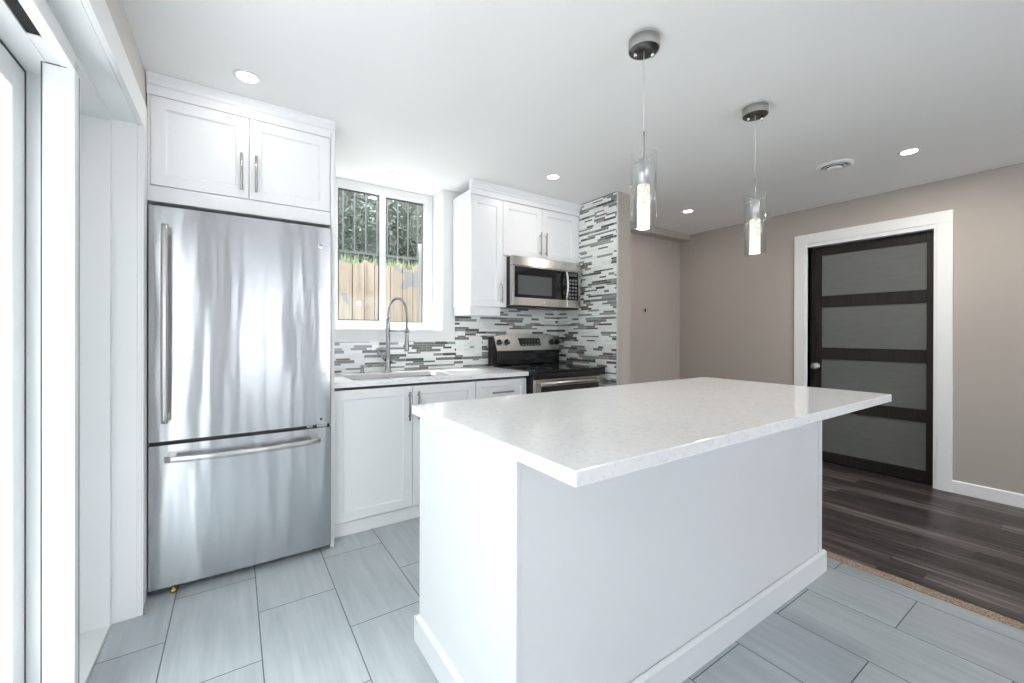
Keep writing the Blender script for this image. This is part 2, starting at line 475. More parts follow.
# left wall: thick, opening for the patio door
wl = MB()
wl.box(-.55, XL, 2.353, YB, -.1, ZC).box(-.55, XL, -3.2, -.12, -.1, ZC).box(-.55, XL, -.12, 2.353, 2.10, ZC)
struct('wall_left', wl, 'taupe_paint_lit')
d1 = struct_root('door_1', (-.5, .9, 0))
# deep white liner of the opening
struct('jamb_liner', MB().box(-.66, XL, 2.336, 2.353, 0, 2.10, .001).box(-.55, XL, -.12, -.103, 0, 2.10, .001), 'white_trim', d1)
struct('head_liner', MB().box(-.42, XL, -.103, 2.336, 2.084, 2.10), 'white_trim', d1)
struct('casing', MB().box(XL, XL + .014, -.24, 2.46, 2.084, 2.214, .003).box(XL, XL + .014, 2.337, 2.46, 0, 2.084, .003)
       .box(XL + .014, XL + .019, 2.337, 2.349, 0, 2.084, .001).box(XL + .014, XL + .019, -.1, 2.349, 2.084, 2.096, .001), 'white_trim', d1)
struct('frame', MB().box(-.66, -.42, 2.303, 2.336, 0, 2.10, .002).box(-.66, -.42, -.103, 2.303, 2.062, 2.10, .001)
       .box(-.438, -.407, -.103, 1.80, 2.006, 2.062, .002).box(-.66, -.468, -.103, 1.93, 2.006, 2.062, .002), 'white_vinyl', d1)
struct('track', MB().box(-.468, -.438, -.103, 1.66, 2.012, 2.062), 'dark_gap', d1)
struct('track_cap', MB().box(-.468, -.438, 1.66, 1.80, 2.008, 2.062, .001), 'white_vinyl', d1)
struct('post', MB().box(-.477, -.407, 1.800, 1.856, 0, 2.01, .003), 'white_vinyl', d1)
struct('gasket', MB().box(-.4785, -.4765, 1.7985, 1.802, 0, 2.006).box(-.479, -.425, 1.7985, 1.800, 2.0045, 2.0075).box(-.5375, -.5335, 1.888, 1.8925, 0, 2.004).box(-.5375, -.5335, -.1, 1.888, 2.000, 2.005)
       .box(-.4075, -.4060, 1.838, 1.840, 0, 2.0), 'seal_grey', d1)
struct('jamb_post', MB().box(-.536, -.477, 1.893, 1.930, 0, 2.04, .003).box(-.66, -.58, 1.93, 2.303, 0, 2.062, .002), 'white_vinyl', d1)
struct('sill', MB().box(-.66, -.421, -.103, 2.303, -.08, .014, .003), 'white_vinyl', d1)
def sash(nm, xa, xb, ya, yb, za, zb, st):
    m = MB().box(xa, xb, ya, ya + st, za, zb, .004).box(xa, xb, yb - st, yb, za, zb, .004).box(xa, xb, ya + st, yb - st, za, za + st, .004).box(xa, xb, ya + st, yb - st, zb - st, zb, .004)
    s_ = struct(nm, m, 'white_vinyl', d1)
    struct('pane', MB().box((xa + xb) / 2 - .003, (xa + xb) / 2 + .003, ya + st, yb - st, za + st, zb - st), 'pane', s_)
sash('sash', -.575, -.535, .86, 1.888, .016, 2.000, .085)
sash('sash', -.625, -.585, -.10, .94, .016, 2.004, .085)

# ------------------------------------------------------------------ kitchen window
w1 = struct_root('window_1', (1.0, 3.41, 1.234))
struct('sill', MB().box(.60, 1.432, 3.172, 3.46, 1.222, 1.236, .003), 'white_trim', w1)
fr = MB()
X0, X1, Z0, Z1 = .602, 1.430, 1.236, 2.398
fr.box(X0, X0 + .045, 3.385, 3.455, Z0, Z1, .003).box(X1 - .06, X1, 3.385, 3.455, Z0, Z1, .003)
fr.box(X0 + .045, X1 - .06, 3.385, 3.455, Z0, Z0 + .055, .003).box(X0 + .045, X1 - .06, 3.385, 3.455, Z1 - .065, Z1, .003)
struct('frame', fr, 'white_vinyl', w1)
def wsash(xa, xb, ya, l, r, b, t):
    z0, z1 = Z0 + .050, Z1 - .062
    m = MB().box(xa, xa + l, ya, ya + .028, z0, z1, .002).box(xb - r, xb, ya, ya + .028, z0, z1, .002)
    m.box(xa + l, xb - r, ya, ya + .028, z0, z0 + b, .002).box(xa + l, xb - r, ya, ya + .028, z1 - t, z1, .002)
    s_ = struct('sash', m, 'white_vinyl', w1)
    struct('pane', MB().box(xa + l, xb - r, ya + .012, ya + .016, z0 + b, z1 - t), 'pane', s_)
    q = .007
    struct('glazing_bead', MB().box(xa + l, xa + l + q, ya + .002, ya + .011, z0 + b, z1 - t).box(xb - r - q, xb - r, ya + .002, ya + .011, z0 + b, z1 - t)
           .box(xa + l, xb - r, ya + .002, ya + .011, z1 - t - q * 1.6, z1 - t).box(xa + l, xb - r, ya + .002, ya + .011, z0 + b, z0 + b + q), 'gasket', s_)
wsash(.640, 1.025, 3.39, .018, .052, .020, .012)
wsash(1.000, 1.375, 3.425, .018, .018, .012, .008)

# ------------------------------------------------------------------ frosted door in the right wall
d2 = struct_root('door_2', (XR, 1.29, 0))
cs = MB()
for a, b in ((.757, .845), (1.736, 1.832)):
    cs.box(XR - .016, XR, a, b, 0, 2.068, .003)
cs.box(XR - .016, XR, .757, 1.832, 2.068, 2.158, .003)
struct('casing', cs, 'white_trim', d2)
struct('jamb', MB().box(XR - .010, XR + .15, .843, .862, 0, 2.069, .001).box(XR - .010, XR + .15, 1.722, 1.740, 0, 2.069, .001).box(XR - .010, XR + .15, .862, 1.722, 2.034, 2.066, .001), 'white_trim', d2)
xa, xb = XR + .050, XR + .090
fm = MB().box(xa, xb, 1.629, 1.676, .012, 2.030, .002).box(xa, xb, .866, .913, .012, 2.030, .002)
for z0, z1 in ((.012, .110), (.497, .600), (.975, 1.082), (1.460, 1.566), (1.948, 2.030)):
    fm.box(xa, xb, .913, 1.629, z0, z1, .002)
struct('door_frame', fm, 'espresso', d2)
struct('edge_stile', MB().box(xa + .004, xb, 1.679, 1.720, .012, 2.030, .003), 'espresso', d2)
for z0, z1 in ((.110, .497), (.600, .975), (1.082, 1.460), (1.566, 1.948)):
    struct('glass_panel', MB().box(xa + .012, xa + .020, .913, 1.629, z0, z1), 'frosted', d2)
struct('knob', MB().lathe([(0, -.058), (.023, -.060), (.033, -.053), (.036, -.043), (.030, -.031), (.012, -.026), (.011, -.010), (.027, -.008), (.029, -.001), (.029, .004), (0, .004)], (xa, 1.664, .905), 'x', 28), 'nickel', d2)

# ------------------------------------------------------------------ helpers for cabinet fittings
def bar_handle(parent, x, y, z0, z1, along='z', x1=None, m='nickel'):
    mb = MB()
    if along == 'z':
        mb.tube([(x, y - .028, z0), (x, y - .028, z1)], .0065, 10)
        for z in (z0 + .025, z1 - .025): mb.tube([(x, y - .028, z), (x, y + .001, z)], .0045, 8)
    else:
        mb.tube([(x, y - .028, z0), (x1, y - .028, z0)], .0065, 10)
        for q in (x + .025, x1 - .025): mb.tube([(q, y - .028, z0), (q, y + .001, z0)], .0045, 8)
    return mb.build('handle', m, parent)

def crown(parent, x0, x1, yf, z0, ends):
    # stepped crown: flat frieze with a small cove below the ceiling
    pr = [(yf + .03, z0), (yf - .002, z0), (yf - .002, z0 + .042), (yf - .008, z0 + .048), (yf - .008, z0 + .060), (yf - .018, z0 + .074), (yf - .022, z0 + .088), (yf - .022, ZC - .001), (yf + .03, ZC - .001)]
    return MB().prism(pr, 'x', x0, x1).build('crown', 'white_lacquer', parent)

# ------------------------------------------------------------------ refrigerator
fx0, fx1 = -.3275, .4445
fr_ = thing('refrigerator', 'stainless steel refrigerator with a bottom freezer drawer, beside the patio door', 'refrigerator', (.055, 2.8, 0))
MB().box(fx0 + .006, fx1 - .006, 2.545, 3.15, .035, 1.775, .004).build('body', 'gasket', fr_)
def rdoor(nm, z0, z1):
    m = MB(); R = .007
    pts = []
    for i in range(9):
        a = PI / 2 * i / 8; pts.append((fx0 + R - R * math.cos(a), 2.462 + R - R * math.sin(a)))
    for i in range(1, 15):
        s_ = i / 15; x = fx0 + R + (fx1 - fx0 - 2 * R) * s_
        pts.append((x, 2.462 - .006 * math.sin(PI * s_)))
    for i in range(9):
        a = PI / 2 * i / 8; pts.append((fx1 - R + R * math.sin(a), 2.462 + R - R * math.cos(a)))
    pts += [(fx1, 2.54), (fx0, 2.54)]
    m.prism(pts, 'z', z0, z1)
    for f in m.bm.faces:
        if abs(f.normal.z) < .5: f.smooth = False
    return m.build(nm, 'stainless', fr_)
rd = rdoor('door', .706, 1.781)
fz = rdoor('freezer_drawer', .034, .687)
for o_ in (rd, fz):
    for p_ in o_.data.polygons:
        if abs(p_.normal.z) < .5: p_.use_smooth = True
    o_.data.set_sharp_from_angle(angle=math.radians(40))
MB().box(fx0 + .004, fx1 - .004, 2.485, 2.54, .688, .705).build('gap_gasket', 'gasket', fr_)
MB().box(.375, .425, 2.470, 2.52, .690, .702, .002).build('hinge', 'aluminium', fr_)
MB().box(.325, .355, 2.476, 2.52, .691, .699, .002).build('hinge', 'aluminium', fr_)
MB().box(fx0 + .02, fx1 - .02, 2.53, 2.56, .004, .034).build('kick_grille', 'black_plastic', fr_)
MB().lathe([(0, 0), (.013, 0), (.013, .010), (.006, .013), (.006, .034), (0, .034)], (-.235, 2.475, .001), 'z', 16).build('levelling_foot', 'brass', fr_)
MB().lathe([(0, 0), (.013, 0), (.013, .010), (.006, .013), (.006, .034), (0, .034)], (.37, 2.53, .001), 'z', 16).build('levelling_foot', 'brass', fr_)
# pulls: flat bowed bars
def bowed(parent, vertical, a0, a1, c, yend, ymid, wid, th):
    m = MB(); n = 24; prev = None
    for i in range(n + 1):
        s_ = i / n; a = a0 + (a1 - a0) * s_
        y = yend + (ymid - yend) * math.sin(PI * s_) ** .8
        dn = -.006 * math.sin(PI * s_) if not vertical else 0
        q = []
        for k in range(12):
            t_ = 2 * PI * k / 12; cx = math.copysign(abs(math.cos(t_)) ** .6, math.cos(t_)) * wid / 2; cy = math.copysign(abs(math.sin(t_)) ** .6, math.sin(t_)) * th / 2
            q.append(m.bm.verts.new((c + cx, y + cy, a) if vertical else (a, y + cy, c + dn + cx)))
        if prev:
            for k in range(12):
                f = m.bm.faces.new((prev[k], prev[(k + 1) % 12], q[(k + 1) % 12], q[k])); f.smooth = True
        else: m.bm.faces.new(q)
        prev = q
    m.bm.faces.new(prev)
    for a in (a0 + .022, a1 - .022):
        if vertical: m.box(c - wid * .36, c + wid * .36, yend - .004, 2.4635, a - .018, a + .018, .003)
        else: m.box(a - .018, a + .018, yend - .004, 2.4635, c - wid * .36, c + wid * .36, .003)
    return m.build('handle', 'stainless_small', parent)
bowed(rd, True, .795, 1.692, -.262, 2.420, 2.400, .026, .030)
bowed(fz, False, -.262, .382, .630, 2.416, 2.400, .028, .020)
bd = MB().lathe([(0, -.003), (.010, -.003), (.0125, -.002), (.013, .001), (0, .001)], (.388, 2.4605, 1.678), 'y', 28).build('badge', 'chrome', rd)
sw = MB(); sw.tube([(.388 + .0075 * math.cos(a) * (1 - .05 * i), 2.457, 1.678 + .0075 * math.sin(a) * (1 - .05 * i)) for i, a in enumerate([k * .55 for k in range(15)])], .0013, 6)
sw.build('monogram', 'black_plastic', bd)
MB().lathe([(0, -.002), (.006, -.002), (.007, .001), (0, .001)], (.392, 2.4608, .735), 'y', 20).build('door_stop_cap', 'gasket', rd)

# ------------------------------------------------------------------ cabinet over the fridge, with its tall side panel
fc = thing('fridge_cabinet', 'white two-door cabinet bridging over the stainless refrigerator, with a tall side panel', 'cabinet', (.06, 2.8, 1.81))
MB().box(-.336, .4485, 2.545, 3.175, 1.815, 2.33, .001).build('body', 'white_lacquer', fc)
MB().box(-.336, -.327, 2.522, 2.545, 1.815, 2.33, .001).build('filler_strip', 'white_lacquer', fc)
MB().box(-.327, .4485, 2.524, 2.545, 1.815, 1.887, .001).build('valance', 'white_lacquer', fc)
MB().box(.4485, .4675, 2.498, 3.175, 0, 2.33, .0015).build('side_panel', 'white_lacquer', fc)
dA = MB().shaker(-.325, .0585, 1.891, 2.304, 2.522, rail=.052).build('door', 'white_lacquer', fc)
dB = MB().shaker(.0625, .4465, 1.891, 2.304, 2.522, rail=.052).build('door', 'white_lacquer', fc)
bar_handle(dA, .028, 2.522, 1.925, 2.11); bar_handle(dB, .091, 2.522, 1.925, 2.11)
crown(fc, -.338, .472, 2.520, 2.306, None)

# ------------------------------------------------------------------ base cabinets
def base_cabinet(x0, x1, label):
    c = thing('base_cabinet', label, 'cabinet', ((x0 + x1) / 2, 2.88, 0))
    MB().box(x0, x0 + .016, 2.612, 3.168, 0, .872).box(x1 - .016, x1, 2.612, 3.168, 0, .872).box(x0 + .016, x1 - .016, 3.150, 3.168, 0, .872).box(x0 + .016, x1 - .016, 2.612, 3.150, .085, .101).box(x0 + .016, x1 - .016, 2.612, 2.622, .101, .660).build('body', 'white_lacquer', c)
    MB().box(x0, x1, 2.596, 2.611, 0, .079, .001).build('toe_kick', 'white_lacquer', c)
    return c
b1 = base_cabinet(.4690, 1.4155, 'white two-door base cabinet under the kitchen sink')
dA = MB().shaker(.4715, .951, .089, .866, 2.575, rail=.055).build('door', 'white_lacquer', b1)
dB = MB().shaker(.955, 1.413, .089, .866, 2.575, rail=.055).build('door', 'white_lacquer', b1)
bar_handle(dA, .927, 2.575, .650, .832, m='dark_steel'); bar_handle(dB, .987, 2.575, .650, .832, m='dark_steel')
b2 = base_cabinet(1.4165, 1.861, 'white narrow drawer base cabinet between the sink cabinet and the range')
for z0, z1 in ((.690, .866), (.396, .686), (.089, .392)):
    d = MB().shaker(1.419, 1.856, z0, z1, 2.575, rail=.045).build('drawer', 'white_lacquer', b2)
    zz = .778 if z0 > .6 else z1 - .06
    bar_handle(d, 1.54, 2.575, zz, None, 'x', 1.722, 'dark_steel')

# worktop with a cut-out for the basin
SX0, SX1, SY0, SY1 = .60, 1.26, 2.640, 3.018
ct = thing('worktop', 'white quartz worktop running under the window between refrigerator and range', 'worktop', (1.16, 2.86, .8735))
cm = MB()
cm.box(.4690, SX0, 2.553, 3.169, .885, .915).box(SX1, 1.862, 2.553, 3.169, .885, .915).box(SX0, SX1, 2.553, SY0, .885, .915).box(SX0, SX1, SY1, 3.169, .885, .915)
bmesh.ops.remove_doubles(cm.bm, verts=cm.bm.verts, dist=1e-5)
cm.build('slab', 'quartz', ct)
MB().box(.4690, .595, 2.583, 3.165, .8735, .885).box(1.265, 1.862, 2.583, 3.165, .8735, .885).box(.595, 1.265, 2.583, 2.630, .8735, .885).build('underlay', 'gasket', ct)

sk = thing('sink', 'stainless double undermount sink set into the worktop below the window', 'sink', (.93, 2.83, .68))
def bowl(nm, x0, x1):
    m = MB(); r = []
    for (i, z) in ((-.005, .8845), (0, .8845), (.004, .86), (.012, .715), (.040, .690)):
        r.append([m.bm.verts.new(p) for p in ((x0 + i, SY0 + i, z), (x1 - i, SY0 + i, z), (x1 - i, SY1 - i, z), (x0 + i, SY1 - i, z))])
    for a, b in zip(r, r[1:]):
        for j in range(4): m.bm.faces.new((a[j], a[(j + 1) % 4], b[(j + 1) % 4], b[j]))
    m.bm.faces.new(r[-1])
    return m.build(nm, 'dark_steel', sk)
bowl('basin', SX0, .925); bowl('basin', .942, SX1)

fa = thing('faucet', 'tall chrome spring faucet with pull-down spray head behind the sink', 'faucet', (.946, 3.07, .915))
bx_, by_ = .946, 3.07
MB().lathe([(0, 0), (.030, 0), (.030, .006), (.024, .012), (.020, .05), (.0195, .13), (.016, .135), (.0145, .30), (.017, .305), (.017, .40), (.012, .41), (0, .41)], (bx_, by_, .9152), 'z', 24).build('post', 'faucet_steel', fa)
MB().tube([(bx_ - .02, by_ - .002, 1.005), (bx_ - .035, by_ - .006, 1.02), (bx_ - .075, by_ - .02, 1.075)], [.010, .008, .006], 10).build('lever', 'faucet_steel', fa)
MB().tube([(bx_ + .018, by_ - .01, .99), (bx_ + .052, by_ - .03, .99)], .012, 10).build('side_valve', 'faucet_steel', fa)
dxs, dys = .082, -.172
arc = []
for i in range(25):
    a = PI * i / 24; s_ = (1 - math.cos(a)) / 2
    arc.append((bx_ + dxs * s_, by_ + dys * s_, 1.335 + .125 * math.sin(a)))
arc = [(bx_, by_, 1.30)] + arc + [(bx_ + dxs, by_ + dys, 1.25)]
m = MB().tube(arc, .0058, 10)
hs = []   # spring coil round the hose
P = [Vector(p) for p in arc]; N_ = 560
seglen = [0]
for a, b in zip(P, P[1:]): seglen.append(seglen[-1] + (b - a).length)
side = Vector((-dys, dxs, 0)).normalized()
for i in range(N_ + 1):
    d = seglen[-1] * i / N_
    k = max(j for j in range(len(P)) if seglen[j] <= d + 1e-9); k = min(k, len(P) - 2)
    t_ = (d - seglen[k]) / (seglen[k + 1] - seglen[k]); p = P[k].lerp(P[k + 1], t_); tg = (P[k + 1] - P[k]).normalized()
    nn = tg.cross(side); ph = 2 * PI * i / 10
    hs.append(p + (side * math.cos(ph) + nn * math.sin(ph)) * .0088)
hose = m.build('hose', 'dark_steel', fa)
MB().tube(hs, .0022, 5).build('spring', 'faucet_steel', hose)
hx, hy = bx_ + dxs, by_ + dys
MB().lathe([(0, 0), (.016, 0), (.018, .012), (.0165, .06), (.014, .075), (.0145, .15), (.010, .175), (0, .175)], (hx, hy, 1.075), 'z', 20).build('spray_head', 'faucet_steel', fa)
MB().tube([(bx_, by_, 1.222), (hx, hy, 1.222)], .0048, 8).lathe([(.0155, -.012), (.020, -.012), (.020, .012), (.0155, .012)], (hx, hy, 1.222), 'z', 20, closed=True).build('holder_arm', 'faucet_steel', fa)

sd = thing('soap_dispenser', 'small chrome soap dispenser standing beside the tall faucet', 'soap dispenser', (.762, 3.07, .915))
MB().lathe([(0, 0), (.020, 0), (.020, .005), (.012, .010), (.011, .045), (.014, .050), (.014, .060), (0, .062)], (.762, 3.07, .9152), 'z', 20).build('collar', 'faucet_steel', sd)
MB().tube([(.762, 3.07, .965), (.775, 3.06, .970), (.800, 3.035, .962)], [.007, .0065, .005], 10).build('spout', 'faucet_steel', sd)

# ------------------------------------------------------------------ range
rg = thing('range', 'stainless electric range with black glass top beside the tiled partition', 'range', (2.24, 2.85, 0))
rx0, rx1 = 1.868, 2.612
MB().box(rx0, rx1, 2.535, 3.145, .02, .905, .003).build('body', 'black_plastic', rg)
MB().box(rx0, rx1, 2.478, 3.085, .905, .926, .004).box(rx0, rx1, 2.482, 2.53, .862, .905, .003).build('cooktop', 'black_glass', rg)
for cx_, cy_, rr in ((2.05, 2.66, .10), (2.42, 2.66, .075), (2.05, 2.93, .075), (2.42, 2.93, .10)):
    MB().lathe([(rr - .002, 0), (rr, 0), (rr, .0006), (rr - .002, .0006)], (cx_, cy_, .9261), 'z', 48, closed=True).build('burner_ring', 'button_grey', rg)
od = MB().box(rx0 + .012, rx1 - .006, 2.495, 2.534, .245, .856, .004).build('oven_door', 'stainless_small', rg)
MB().box(rx0 + .070, rx1 - .065, 2.490, 2.4955, .33, .800, .002).build('oven_window', 'black_glass', od)
hm = MB().tube([(rx0 + .035, 2.450, .824), (rx0 + .18, 2.440, .828), (2.24, 2.436, .829), (rx1 - .18, 2.440, .828), (rx1 - .035, 2.450, .824)], .0145, 14)
for q in (rx0 + .05, rx1 - .05): hm.box(q - .014, q + .014, 2.448, 2.497, .813, .837, .004)
hm.build('handle', 'stainless_small', od)
MB().box(rx0 + .012, rx1 - .006, 2.497, 2.534, .05, .238, .004).build('drawer', 'stainless_small', rg)
bgd = MB()
def bgy(z): return 3.062 + (z - .926) * .10
bgd.box(rx0 - .008, rx1 + .004, 3.088, 3.160, .9265, 1.175, .003)
bgd.build('backguard', 'black_plastic', rg)
arch = []
for i in range(13):
    s_ = i / 12; arch.append((rx0 + .004 + (rx1 - rx0 - .008) * s_, 1.182 + .022 * math.sin(PI * s_) ** .7))
face = MB()
A = [face.bm.verts.new((x, bgy(z) - .004, z)) for x, z in [(rx1 - .012, 1.054), (rx0 + .030, 1.054)]] + [face.bm.verts.new((x, bgy(z) - .004, z)) for x, z in arch]
ff = face.bm.faces.new(A)
ex = bmesh.ops.extrude_face_region(face.bm, geom=[ff])
for v in [g for g in ex['geom'] if isinstance(g, bmesh.types.BMVert)]: v.co.y += .045
cp = face.build('control_panel', 'stainless_small', rg)
MB().box(rx0 + .030, rx1 - .012, 3.070, 3.09, .93, 1.052, .003).build('lower_panel', 'black_glass', rg)
for kx in (1.925, 2.003, 2.514, 2.578):
    kb = MB().lathe([(0, -.034), (.014, -.034), (.017, -.030), (.019, -.006), (.026, -.004), (.027, .002), (0, .002)], (kx, bgy(1.128) - .004, 1.128), 'y', 24).build('knob', 'black_plastic', cp)
    MB().box(kx - .0012, kx + .0012, bgy(1.128) - .0395, bgy(1.128) - .037, 1.128, 1.143).build('pointer', 'plate_white', kb)
dp = MB().prism([(2.150, 1.094), (2.385, 1.094), (2.365, 1.166), (2.130, 1.166)], 'y', bgy(1.13) - .0085, bgy(1.13)).build('display', 'black_glass', cp)
bt = MB()
for i in range(6):
    for j in range(2): bt.box(2.165 + .034 * i, 2.185 + .034 * i, bgy(1.13) - .0095, bgy(1.13) - .008, 1.104 + .028 * j, 1.112 + .028 * j)
bt.build('button', 'button_grey', dp)

# ------------------------------------------------------------------ over-the-range microwave
mw = thing('microwave', 'stainless over-the-range microwave under the two-door wall cabinet', 'microwave', (2.24, 2.98, 1.43))
mx0, mx1 = 1.869, 2.612
MB().box(mx0 + .002, mx1, 2.831, 3.165, 1.435, 1.8405, .003).build('body', 'gasket', mw)
MB().box(mx0 + .01, mx1 - .01, 2.80, 3.0, 1.424, 1.4345, .002).build('vent_grille', 'black_plastic', mw)
MB().box(mx0, mx1, 2.785, 2.830, 1.765, 1.8405, .003).build('top_band', 'stainless_small', mw)
md = MB().box(mx0, 2.447, 2.785, 2.830, 1.436, 1.763, .003).build('door', 'stainless_small', mw)
MB().box(1.888, 2.440, 2.7825, 2.7865, 1.503, 1.757, .0015).build('door_glass', 'black_glass', md)
MB().box(1.918, 2.273, 2.7812, 2.7828, 1.528, 1.686, .0006).build('viewing_screen', 'grey_window', md)
hm = MB(); pts = []
for i in range(13):
    s_ = i / 12; pts.append((2.418, 2.757 - .018 * math.sin(PI * s_), 1.512 + .236 * s_))
hm.tube(pts, .012, 12)
for z in (1.520, 1.740): hm.box(2.408, 2.428, 2.755, 2.784, z - .010, z + .010, .003)
hm.build('handle', 'stainless_small', md)
cpn = MB().box(2.449, mx1, 2.785, 2.830, 1.436, 1.763, .003).build('control_panel', 'stainless_small', mw)
kp = MB().box(2.455, 2.583, 2.7825, 2.7865, 1.503, 1.757, .0015).build('keypad', 'black_glass', cpn)
bt = MB()
for i in range(3):
    for j in range(6): bt.box(2.470 + .035 * i, 2.494 + .035 * i, 2.7818, 2.7828, 1.517 + .031 * j, 1.533 + .031 * j)
bt.build('button', 'button_grey', kp)
MB().box(2.470, 2.568, 2.7816, 2.7828, 1.715, 1.745).build('clock_display', 'grey_window', kp)
MB().lathe([(0, -.002), (.010, -.002), (.012, .001), (0, .001)], (2.20, 2.7845, 1.470), 'y', 24).build('badge', 'chrome', md)

# ------------------------------------------------------------------ wall cabinets
u1 = thing('wall_cabinet', 'tall narrow white wall cabinet with one door, between window and microwave', 'cabinet', (1.67, 3.02, 1.35))
MB().box(1.522, 1.8155, 2.872, 3.168, 1.420, 2.33, .001).build('body', 'white_lacquer', u1)
d = MB().shaker(1.5225, 1.8145, 1.420, 2.288, 2.850, rail=.055).build('door', 'white_lacquer', u1)
bar_handle(d, 1.795, 2.850, 1.452, 1.632)
MB().box(1.8158, 1.862, 2.866, 2.90, 1.420, 1.843, .001).build('filler_strip', 'white_lacquer', u1)
MB().box(1.532, 1.810, 2.880, 3.165, 1.352, 1.4195, .002).build('light_valance', 'white_lacquer', u1)
crown(u1, 1.520, 1.8165, 2.846, 2.292, None)
u2 = thing('wall_cabinet', 'white two-door wall cabinet mounted above the microwave', 'cabinet', (2.24, 3.02, 1.85))
MB().box(1.8165, 2.653, 2.872, 3.168, 1.845, 2.33, .001).build('body', 'white_lacquer', u2)
dA = MB().shaker(1.8180, 2.2175, 1.848, 2.288, 2.850, rail=.055).build('door', 'white_lacquer', u2)
dB = MB().shaker(2.2215, 2.620, 1.848, 2.288, 2.850, rail=.055).build('door', 'white_lacquer', u2)
MB().box(2.622, 2.653, 2.853, 2.872, 1.848, 2.288, .001).build('filler_strip', 'white_lacquer', u2)
bar_handle(dA, 2.191, 2.850, 1.880, 2.075); bar_handle(dB, 2.252, 2.850, 1.880, 2.075)
crown(u2, 1.8165, 2.653, 2.846, 2.292, None)

# ------------------------------------------------------------------ outlets on the backsplash, wall box in the nook
def plate(x0, x1, z0, z1, label, kind_):
    p = thing('wall_plate', label, 'wall plate', ((x0 + x1) / 2, 3.168, z0), 'wall plates on the backsplash')
    MB().box(x0, x1, 3.1635, 3.1698, z0, z1, .0015).build('plate', 'plate_white', p)
    cx = (x0 + x1) / 2; cz = (z0 + z1) / 2
    if kind_ == 'switch':
        MB().box(cx - .016, cx + .016, 3.1600, 3.1640, cz - .033, cz + .033, .001).build('rocker', 'plate_white', p)
    else:
        sck = MB().box(cx - .016, cx + .016, 3.1618, 3.1640, cz - .033, cz + .033, .001).build('socket', 'plate_white', p)
        for q in (-.018, .012):
            for r_ in (-.00625, .00625):
                MB().box(cx + r_ - .0008, cx + r_ + .0008, 3.1612, 3.1620, cz + q, cz + q + .008).build('slot', 'dark_gap', sck)
plate(1.552, 1.624, 1.024, 1.142, 'white wall plate on the mosaic backsplash, the one nearer the window', 'outlet')
plate(1.724, 1.800, 1.024, 1.142, 'white wall plate on the mosaic backsplash, the one beside the range', 'switch')
wbx = thing('cable_hole', 'small round dark cable hole in the taupe nook wall', 'wall hole', (3.89, 3.088, 1.45))
MB().lathe([(.018, -.003), (.030, -.002), (.033, .001), (.018, .001)], (3.893, 3.0885, 1.478), 'y', 24, closed=True).build('collar', 'taupe_paint', wbx)
MB().lathe([(0, -.0008), (.0185, -.0008), (.0185, .001), (0, .001)], (3.893, 3.0888, 1.478), 'y', 24).build('opening', 'dark_gap', wbx)

# ------------------------------------------------------------------ island
isl = thing('kitchen_island', 'white panelled kitchen island base with wide baseboard, under the overhanging quartz top', 'kitchen island', (1.55, 1.21, 0))
ix0, ix1, iy0, iy1 = .602, 2.490, .876, 1.545
MB().box(ix0 + .006, ix1 - .006, iy0 + .006, iy1 - .006, 0, .879).build('body', 'island_white', isl)
MB().box(ix0, ix0 + .006, iy0 + .02, iy1 - .02, .10, .879).build('end_panel', 'island_white', isl)
MB().box(ix1 - .006, ix1, iy0 + .02, iy1 - .02, .10, .879).build('end_panel', 'island_white', isl)
MB().box(ix0 + .0135, ix1 - .0375, iy0 + .003, iy0 + .006, .10, .879).build('front_panel', 'island_white', isl)
for cx0, cx1 in ((ix0 - .001, ix0 + .012), (ix1 - .036, ix1 + .001)):
    for cy0, cy1 in ((iy0, iy0 + .020), (iy1 - .020, iy1)):
        MB().box(cx0, cx1, cy0, cy1, .095, .879, .0015).build('corner_post', 'island_white', isl)
t_ = .016
H = .100
MB().prism([(iy0 - t_, 0), (iy0, 0), (iy0, H + .004), (iy0 - .005, H + .004), (iy0 - t_, H - .004)], 'x', ix0 - t_, ix1 + t_).build('baseboard', 'island_white', isl)
MB().prism([(iy1 + t_, 0), (iy1, 0), (iy1, H + .004), (iy1 + .005, H + .004), (iy1 + t_, H - .004)], 'x', ix0 - t_, ix1 + t_).build('baseboard', 'island_white', isl)
MB().prism([(ix0 - t_, 0), (ix0, 0), (ix0, H + .004), (ix0 - .005, H + .004), (ix0 - t_, H - .004)], 'y', iy0, iy1).build('baseboard', 'island_white', isl)
MB().prism([(ix1 + t_, 0), (ix1, 0), (ix1, H + .004), (ix1 + .005, H + .004), (ix1 + t_, H - .004)], 'y', iy0, iy1).build('baseboard', 'island_white', isl)
tag(MB().box(.590, 2.632, .642, 1.606, .8795, .915, .0035, 3).build('island_countertop', 'quartz'), 'thick white speckled quartz countertop overhanging the kitchen island', 'countertop')

